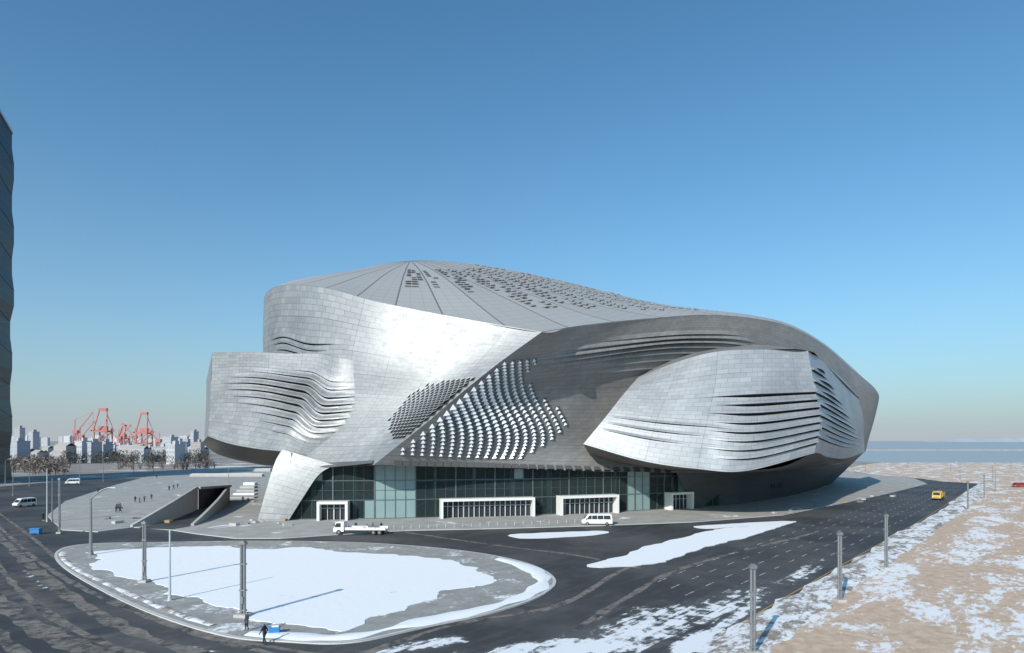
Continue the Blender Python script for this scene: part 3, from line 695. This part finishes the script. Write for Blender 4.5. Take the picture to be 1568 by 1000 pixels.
def van(name,px,py,rz,paint,L=5.6,hgt=2.25,zoff=.0):
    x,y=G(px,py); mb=MB(); w=1.9; k=L/5.6; s=hgt/2.25
    prof=[(-2.75,.38),(2.6,.38),(2.78,.55),(2.78,.95),(2.45,1.15),(1.75,1.95),(1.35,2.18),(-2.3,2.25),(-2.62,2.1),(-2.75,1.2)]
    prof=[(a*k,b*s) for a,b in prof]; hw=loft_body(mb,prof,w,1.15*s,.14,0)
    wheels(mb,(-1.75*k,1.75*k),w,.36)
    for a,b,c,d in ((1.0,1.85,1.5,1.98),(.0,.9,0,.9),(-1.1,-.1,-1.1,-.1),(-2.45,-1.2,-2.35,-1.2)):
        pts=[(a*k,1.22*s),(b*k,1.22*s),((1.42 if a==1.0 else d)*k,1.92*s),(c*k if a!=1.0 else a*k,1.95*s)]
        sidewin(mb,hw,pts)
    def fw(z): return hw(z)-.12
    for (xa,za,xb,zb,sg) in ((2.40,1.22,1.80,1.88,1),(-2.765,1.3,-2.66,1.98,-1)):
        xa*=k;xb*=k;za*=s;zb*=s; o=.02*sg
        mb.face([(xa+o,-fw(za),za+.01),(xa+o,fw(za),za+.01),(xb+o,fw(zb),zb+.01),(xb+o,-fw(zb),zb+.01)],2)
    for sg in (-1,1):
        mb.box((2.78*k,sg*.68,.8*s),(.06,.34,.2),0,4); mb.box((-2.76*k,sg*.78,.95*s),(.05,.16,.4),0,5)
        mb.box((1.95*k,sg*(w/2+.12),1.25*s),(.12,.2,.24),0,1)
    mb.box((2.8*k,0,.5),(.1,w*.96,.2),0,3); mb.box((-2.78*k,0,.5),(.1,w*.96,.2),0,3)
    o=mb.build(name,[paint,M['black'],M['vglass'],M['steel'],M['lamp'],M['redcar']],None,.03); o.location=(x,y,zoff); o.rotation_euler[2]=rz
    return o
van('white_minibus',914,804,math.radians(176),M['white'],6.2,2.35)
van('white_van',38,776,math.radians(250),M['white'],5.0,2.3)
van('white_van',112,742,math.radians(200),M['white'],5.0,2.3,.12)
van('red_van',1560,746,math.radians(190),M['redcar'],4.4,1.7,.03)
def truck(name,px,py,rz,paint,bed,L=8.5,load='flat'):
    x,y=G(px,py); mb=MB(); w=2.2
    cab=[(L/2-1.9,.55),(L/2,.55),(L/2+.03,1.1),(L/2-.12,1.45),(L/2-.42,2.25),(L/2-.7,2.35),(L/2-1.9,2.35)]
    hw=loft_body(mb,cab,w,1.4,.08,0)
    sidewin(mb,hw,[(L/2-1.35,1.4),(L/2-.3,1.4),(L/2-.55,2.12),(L/2-1.35,2.12)])
    mb.face([(L/2-.10,-.85,1.47),(L/2-.10,.85,1.47),(L/2-.38,.8,2.18),(L/2-.38,-.8,2.18)],2)
    mb.box((L/2+.05,0,.62),(.12,w,.24),0,3)
    for s in (-1,1): mb.box((L/2+.04,s*.85,.9),(.06,.3,.18),0,4); mb.box((L/2-.2,s*(w/2+.16),1.8),(.1,.14,.35),0,1)
    mb.box((-.9,0,.72),(L-2.0,.8,.24),0,3)
    bl=L-2.15
    mb.box((-1.02,0,.95),(bl,w+.1,.16),0,5)
    if load=='flat':
        for s in (-1,1): mb.box((-1.02,s*(w/2+.02),1.2),(bl,.05,.34),0,5)
        for k in range(5):
            for s in (-1,1): mb.box((-1.02-bl/2+.05+k*(bl-.1)/4,s*(w/2+.02),1.3),(.08,.1,.55),0,3)
        mb.box((-2.2,0,1.25),(1.8,1.4,.44),.1,3); mb.box((-.2,.2,1.2),(1.0,1.1,.35),-.2,5)
    else:
        for s in (-1,1): mb.box((-1.02,s*(w/2+.02),1.55),(bl,.07,1.05),0,5)
        mb.box((-1.02-bl/2+.04,0,1.55),(.08,w,1.05),0,5); mb.box((-1.02+bl/2-.04,0,1.75),(.08,w,1.45),0,5)
        mb.box((-1.02,0,1.9),(bl-.4,w-.4,.5),0,1); mb.box((-1.6,0,2.2),(bl-2,w-1,.35),0,5)
    wheels(mb,(L/2-1.0,-L/2+1.2,-L/2+2.3),w,.46)
    o=mb.build(name,[paint,M['black'],M['vglass'],M['steel'],M['lamp'],bed],None,.025); o.location=(x,y,0); o.rotation_euler[2]=rz; return o
truck('flatbed_truck',553,818,math.radians(178),M['white'],M['white'],9.6)
truck('yellow_dump_truck',1437,765,math.radians(228),M['yellow'],M['yellow'],6.4,'dump')
# ================================================================ PEOPLE
skin=simple('skin',(.45,.27,.2),.6); hair=simple('hair',(.02,.017,.015),.7)
cl=[simple('dark_coat',(.03,.032,.04),.9),simple('navy_coat',(.03,.045,.09),.9),simple('grey_coat',(.12,.12,.125),.9)]
tr_=simple('trousers',(.025,.025,.03),.9)
def person_mesh(nm,pose,coat):
    J=[];R=[];E=[]
    def add(p,r,par=None):
        J.append(p);R.append(r)
        if par is not None: E.append((par,len(J)-1))
        return len(J)-1
    lean=pose.get('lean',0)
    pel=add((0,0,.95),.15); ab=add((0,.03*lean,1.12),.14,pel); ch=add((0,.08*lean,1.35),.165,ab); nk=add((0,.12*lean,1.50),.065,ch)
    h1=add((0,.13*lean+.01,1.60),.092,nk); h2=add((0,.13*lean,1.70),.088,h1); add((0,.13*lean+.115,1.635),.014,h1)
    for s in (-1,1):
        st=pose['stride']*s
        hip=add((s*.1,0,.90),.105,pel); kn=add((s*.11,st*.5+.04,.50),.075,hip); an=add((s*.11,st*1.0-.05*(st<0),.10+.05*(st<0)),.05,kn); add((s*.12,st+.15,.045+.02*(st<0)),.045,an)
        sh=add((s*.19,.08*lean,1.42),.075,ch); el=add((s*.26,.08*lean-st*.35-.03,1.15),.055,sh); wr=add((s*.25,.08*lean-st*.6+.10,.92),.036,el)
        pm=add((s*.25,.08*lean-st*.6+.13,.85),.032,wr)
        for k in range(4):
            b=(s*(.235+.0),.08*lean-st*.6+.105+.018*k,.81); f=add(b,.011,pm); add((b[0]-s*.012,b[1]+.008,.765+.006*abs(k-1.5)),.009,f)
        t=add((s*.235,.08*lean-st*.6+.165,.84),.012,pm); add((s*.225,.08*lean-st*.6+.18,.805),.01,t)
    me=bpy.data.meshes.new(nm); me.from_pydata(J,E,[]); o=bpy.data.objects.new(nm,me); link(o)
    sk=o.modifiers.new('s','SKIN')
    for i,r in enumerate(R): me.skin_vertices[0].data[i].radius=(r,r*(.75 if i in(0,1,2) else 1))
    me.skin_vertices[0].data[0].use_root=True
    ss=o.modifiers.new('ss','SUBSURF'); ss.levels=1; ss.render_levels=1
    dg=bpy.context.evaluated_depsgraph_get(); m2=bpy.data.meshes.new_from_object(o.evaluated_get(dg)); bpy.data.objects.remove(o)
    m2.materials.clear()
    for m in (coat,tr_,skin,hair): m2.materials.append(m)
    for p in m2.polygons:
        c=p.center; p.use_smooth=True
        if c.z>1.52: p.material_index=3 if (c.z>1.69 or c.y<.13*lean-.01) else 2
        elif c.z<.80 and abs(c.x)<.2: p.material_index=1
        elif c.z<.89 and abs(c.x)>.19: p.material_index=2
        else: p.material_index=0
    return m2
PM=[person_mesh('walker',dict(stride=.24,lean=.5),cl[0]),person_mesh('stander',dict(stride=.04,lean=0),cl[1]),person_mesh('walker2',dict(stride=.16,lean=.3),cl[2])]
pp=[(405,987,0,1.2,.0),(378,968,1,2.5,.12),(207,770,0,.5,.12),(214,771,1,2,.12),(221,769,2,4,.12),(259,752,1,1,.12),(266,750,0,3,.12),(272,748,2,1,.12),(178,786,1,.4,.12),(184,786,0,2.4,.12),(232,766,1,.4,.12),(545,813,1,0,.0),(562,815,2,2,0),(584,814,0,1,0),(571,812,1,2,0),(66,798,0,1,.12),(318,762,1,1,.12),(372,770,2,1,.12),(380,772,0,1,.12),(240,733,0,1,.12),(150,756,1,1,.12)]
for px,py,k,rz,z in pp:
    o=bpy.data.objects.new('person',PM[k]); x,y=G(px,py); o.location=(x,y,z); o.rotation_euler[2]=rz; s=random.uniform(.97,1.05); o.scale=(s,s,s); link(o)
mb=MB(); x,y=G(420,972)
mb.box((0,0,.35),(.9,.5,.5),.2,0); mb.box((.1,0,.65),(.6,.4,.12),.2,1); mb.cyl((-.3,-.28,.14),(-.3,.28,.14),.14,n=12,mat=2); mb.beam((.4,0,.5),(1.0,0,.95),.05,.05,2)
o=mb.build('hand_cart',[M['blue'],M['white'],M['black']],None,.02); o.location=(x,y,.12)
mb=MB(); x,y=G(55,818); mb.box((0,0,.6),(1.6,1.0,.8),.1,0); mb.box((0,0,1.06),(1.8,1.2,.1),.1,0)
for a in (-.7,.7): mb.box((a,-.4,.1),(.1,.1,.25),.1,1)
o=mb.build('blue_utility_cabinet',[M['blue'],M['steel']],None,.03); o.location=(x,y,0)
# ================================================================ TOWER LEFT
tw=empty('dark_glass_tower')
m,nt,b=newmat('tower_glass'); v=coords(nt,'Object',(1,1,1))
n=noise_(nt,v,.08,3); wv=nt.nodes.new('ShaderNodeTexWave'); wv.bands_direction='Z'; wv.inputs['Scale'].default_value=.08; nt.links.new(v,wv.inputs[0])
nt.links.new(mixrgb(nt,math_(nt,'MULTIPLY',n,wv.outputs[1]),(.012,.018,.026),(.03,.04,.055)),b.inputs['Base Color']); b.inputs['Roughness'].default_value=.4; b.inputs['Specular IOR Level'].default_value=.2
mtw=m
mb=MB(); d=250; DB=38; xr=-.7625*(d+DB); zt=H+(675-203)*.288
NZ=22; ring=[]
for i in range(NZ+1):
    z=zt*i/NZ; pin=(.9 if i%4 in(1,2) else 0)+(0 if z>70 else .8)
    ring.append([(xr+16-pin,d,z),(xr+2,d-12-(2.5 if (i//2)%2 else 0),z),(xr-24,d-8,z),(xr-30,d+34,z),(xr-12,d+44,z),(xr-pin,d+DB,z)])
for i in range(NZ):
    for k in range(6):
        a,b2,c,e=ring[i][k],ring[i][(k+1)%6],ring[i+1][(k+1)%6],ring[i+1][k]
        if (i+k)%2: mb.face([a,b2,c]);mb.face([a,c,e])
        else: mb.face([a,b2,e]);mb.face([b2,c,e])
top=[(p[0],p[1],zt+(5 if k in(1,2,0) else 0)) for k,p in enumerate(ring[-1])]
for k in range(6): mb.face([ring[-1][k],ring[-1][(k+1)%6],top[(k+1)%6],top[k]])
mb.face(top,0)
for k in range(6): mb.beam(top[k],top[(k+1)%6],.9,1.2,1)
mb.build('facade',[mtw,M['steel_l']],tw)
mb=MB()
for i in range(NZ):
    for k in (5,0,1):
        a,b2,c,e=[Vector(q)+Vector((.06,-.12,0)) for q in (ring[i][k],ring[i][(k+1)%6],ring[i+1][(k+1)%6],ring[i+1][k])]
        mb.beam(*( (a,c) if (i+k)%2 else (b2,e)),.25,.25)
mb.build('frame',[M['under']],tw)
# ================================================================ DISTANT PORT
cols=[(.50,.50,.52),(.42,.43,.47),(.46,.44,.45),(.54,.54,.57),(.38,.41,.46),(.45,.40,.39)]  # pale wall colours with distance haze mixed in
bm_=[simple('render_%d'%i,c,.8,0,.1,.05) for i,c in enumerate(cols)]
wdark=simple('hazed_windows',(.33,.36,.40),.5)  # window tone paled as well, haze put into the colour
def block(name,px,wpx,topy,d,mat,fl=3.4,gable=False):
    x=(px-784)*d/F; w=wpx*d/F; h=H+(675-topy)*d/F; dp=w*.5+8; mb=MB(); mb.box((0,0,h/2),(w,dp,h),0,0)
    if gable:
        mb.face([(-w/2,-dp/2,h),(w/2,-dp/2,h),(w/2,0,h+dp*.2),(-w/2,0,h+dp*.2)],2); mb.face([(w/2,dp/2,h),(-w/2,dp/2,h),(-w/2,0,h+dp*.2),(w/2,0,h+dp*.2)],2)
    else:
        mb.box((0,0,h+.4),(w+.5,dp+.5,.8),0,0); mb.box((w*.15,0,h+2),(w*.2,5,2.6),0,0)
    nf=int(h/fl); nc=max(3,int(w/3.6))
    for f in range(nf):
        for c in range(nc):
            xx=-w/2+(c+.5)*w/nc; zz=(f+.55)*fl
            if zz+1>h: continue
            mb.face([(xx-w/nc*.3,-dp/2-.06,zz-.8),(xx+w/nc*.3,-dp/2-.06,zz-.8),(xx+w/nc*.3,-dp/2-.06,zz+.8),(xx-w/nc*.3,-dp/2-.06,zz+.8)],1)
    o=mb.build(name,[mat,wdark,M['conc']]); o.location=(x,d,0); o.rotation_euler[2]=random.uniform(-.25,.25)
for i in range(46):
    px=20+i*6.6+random.uniform(-4,4); d=random.uniform(480,900); nm=random.choice(['apartment_block','port_warehouse','port_warehouse','office_building'])
    block(nm,px,random.uniform(7,20),random.uniform(674,688) if nm!='port_warehouse' else random.uniform(682,694),d,random.choice(bm_),gable=(nm=='port_warehouse'))
for px,tp,wp in ((30,656,8),(52,662,7),(262,670,12),(298,662,5),(285,673,10)): block('apartment_block',px,wp,tp,760,bm_[1])
for i in range(20): block('hillside_building',10+i*16+random.uniform(-5,5),random.uniform(5,12),random.uniform(667,672),1900,bm_[3])
def crane(px,top,base_d,boomup=True,sx_=1):
    d=base_d; x=(px-784)*d/F; h=(H+(675-top)*d/F); mb=MB(); g=h*.5; w=h*.15; dp=h*.22; t=.8
    for sx in (-1,1):
        for sy in (-1,1): mb.beam((sx*w,sy*dp/2,0),(sx*w*.9,sy*dp/2,g+h*.1),1.8*t)
        mb.beam((sx*w,-dp/2,g*.45),(sx*w,dp/2,g*.45),1.6*t); mb.beam((sx*w*.9,-dp/2,g),(sx*w*.9,dp/2,g),2.2*t)
        mb.beam((sx*w*.9,-dp/2,g+h*.1),(sx*w*.55,0,h),1.7*t)
    for sy in (-1,1): mb.beam((-w,sy*dp/2,g),(w,sy*dp/2,g),3*t); mb.beam((-w,sy*dp/2,g*.5),(w,sy*dp/2,g*.5),1.8*t); mb.beam((-w,sy*dp/2,g*.5),(w,sy*dp/2,g),1.0*t)
    mb.box((0,0,g+4),(w*1.1,dp*.5,6)); mb.beam((-w*.6,0,h),(w*.6,0,h),4.5*t)
    mb.beam((-w*2.0*sx_,0,g+1),(w*1.6*sx_,0,g+1),2.2*t,2.6*t)
    mb.beam((w*1.6*sx_,0,g+1),(w*.3*sx_,0,h),.5)
    o=mb.build('port_gantry_crane',[M['red']]); o.location=(x,d,0); o.rotation_euler[2]=random.uniform(-.3,.3)
crane(158,627,900,False); crane(221,633,930,False); crane(190,652,1100,False,-1)
def tcrane(px,top,d,sd=1):
    x=(px-784)*d/F; h=H+(675-top)*d/F; mb=MB()
    mb.beam((-4,-4,0),(-1.5,-1.5,h*.5),.8); mb.beam((4,-4,0),(1.5,-1.5,h*.5),.8); mb.beam((-4,4,0),(-1.5,1.5,h*.5),.8); mb.beam((4,4,0),(1.5,1.5,h*.5),.8)
    mb.box((0,0,h*.52),(7,5,4)); mb.beam((sd*2,0,h*.54),(sd*h*.42,0,h),.9); mb.beam((-sd*1.5,0,h*.54),(-sd*1,0,h*.82),.8); mb.beam((-sd*1,0,h*.82),(sd*h*.42,0,h),.4); mb.beam((sd*h*.42,0,h),(sd*h*.42,0,h*.6),.25)
    o=mb.build('harbour_jib_crane',[M['red']]); o.location=(x,d,0)
tcrane(116,631,880); tcrane(124,645,900); tcrane(243,657,900,-1); tcrane(183,650,980); tcrane(206,648,1000,-1); tcrane(290,660,1000)
def treebelt(name,x0,x1,y0,y1,n,h0,h1,leaf,density=36,low=.3):
    mb=MB()
    for i in range(n):
        px=random.uniform(x0,x1); py=random.uniform(y0,y1); x,y=G(px,py); h=random.uniform(h0,h1)
        mb.cyl((x,y,0),(x,y,h*.7),.2,.06,5,0)
        for k in range(6):
            a=random.random()*6.28; z0=h*random.uniform(.15,.5); mb.cyl((x,y,z0),(x+math.cos(a)*h*.25,y+math.sin(a)*h*.25,z0+h*random.uniform(.25,.45)),.1,.03,4,0,False)
        for k in range(density):
            a=random.random()*6.28; f=random.random(); zz=h*(low+(1-low)*f); r=h*.36*math.sqrt(random.random())*math.sin(math.pi*(.12+.83*f))**.7
            c=Vector((x+math.cos(a)*r,y+math.sin(a)*r,zz)); s=random.uniform(.3,.9)*min(1,h/6)
            q=[c+Vector((random.uniform(-s,s),random.uniform(-s,s),random.uniform(-s,s)*1.3)) for _ in range(3)]
            mb.face(q,1 if random.random()<.6 else 2)
    mb.build(name,[simple('bark',(.12,.10,.085),.9)]+leaf)
ev1=[simple('evergreen_dark',(.055,.062,.06),.9),simple('evergreen_light',(.09,.095,.085),.9)]
br1=[simple('bare_twigs_dark',(.16,.13,.115),.9),simple('bare_twigs_light',(.24,.205,.185),.9)]
treebelt('distant_tree_belt',92,318,702,711,280,6,11,ev1,50,.1)
treebelt('bare_tree_belt',0,100,706,728,140,5,8,br1,40,.15)
treebelt('bare_tree_belt',180,330,712,720,60,3,5,br1,34,.1)
treebelt('shrub_group',172,186,775,784,3,1.2,2,ev1,60,.05)
mb=MB(); prev=None
for i in range(90):
    x=560+i*16; y=1100+20*math.sin(i*.1); h=2.6+.8*noise.noise(Vector((i*.4,0,0))); cur=[(x,y-9,-.2),(x,y-2,h),(x,y+3,h),(x,y+9,-.2)]
    if prev:
        for k in range(3): mb.face([prev[k],cur[k],cur[k+1],prev[k+1]])
    prev=cur
mb.build('breakwater',[simple('rock',(.38,.34,.30),.9,0,.3,.1,.5)])
mb=MB(); prev=None
for i in range(60):
    x=5600+i*60; t=i/59; h=110*math.sin(t*math.pi)*(.4+.7*abs(noise.noise(Vector((i*.12,3,0))))); cur=[(x,9000,-5),(x,9200,h),(x,9600,-5)]
    if prev:
        for k in range(2): mb.face([prev[k],cur[k],cur[k+1],prev[k+1]])
    prev=cur
mb.build('distant_island_hills',[simple('hazy_hills',(.38,.43,.49),1,0,.05,.01)])
# ================================================================ LIGHT / CAMERA
SA=math.radians(29); hx,hy=.50,.866
L=Vector((hx*math.cos(SA),hy*math.cos(SA),-math.sin(SA)))
sd=bpy.data.lights.new('sun','SUN'); sd.energy=4.3; sd.angle=math.radians(.5); sd.color=(1,.94,.86)
so=bpy.data.objects.new('sun',sd); so.rotation_euler=L.to_track_quat('-Z','Y').to_euler(); link(so)
w=bpy.data.worlds.new('World'); scene.world=w; w.use_nodes=True; nt=w.node_tree
sky=nt.nodes.new('ShaderNodeTexSky'); sky.sky_type='NISHITA'; sky.sun_disc=False; sky.sun_elevation=SA; sky.sun_rotation=math.atan2(-hx,-hy)
sky.air_density=1.0; sky.dust_density=1.0; sky.ozone_density=2.0; sky.altitude=0
tint=mixrgb(nt,1.0,sky.outputs[0],(.52,.95,1.08),'MULTIPLY')
tc=nt.nodes.new('ShaderNodeTexCoord'); sx=nt.nodes.new('ShaderNodeSeparateXYZ'); nt.links.new(tc.outputs['Generated'],sx.inputs[0])
z=math_(nt,'MAXIMUM',sx.outputs[2],0); hz=math_(nt,'MULTIPLY',math_(nt,'POWER',2.718,math_(nt,'MULTIPLY',z,-7.0)),.94)
col=mixrgb(nt,hz,tint,(3.35,3.6,3.95))
nt.links.new(col,nt.nodes['Background'].inputs[0]); nt.nodes['Background'].inputs[1].default_value=.14
cd=bpy.data.cameras.new('camera'); cam=bpy.data.objects.new('camera',cd); link(cam); scene.camera=cam
cam.location=(0,0,H); cam.rotation_euler=(math.radians(90),0,0); cd.sensor_width=36; cd.lens=36*F/1568; cd.shift_y=(HZ-500)/1568
cd.clip_start=.5; cd.clip_end=60000
scene.view_settings.view_transform='Standard'; scene.view_settings.look='None'; scene.view_settings.exposure=0
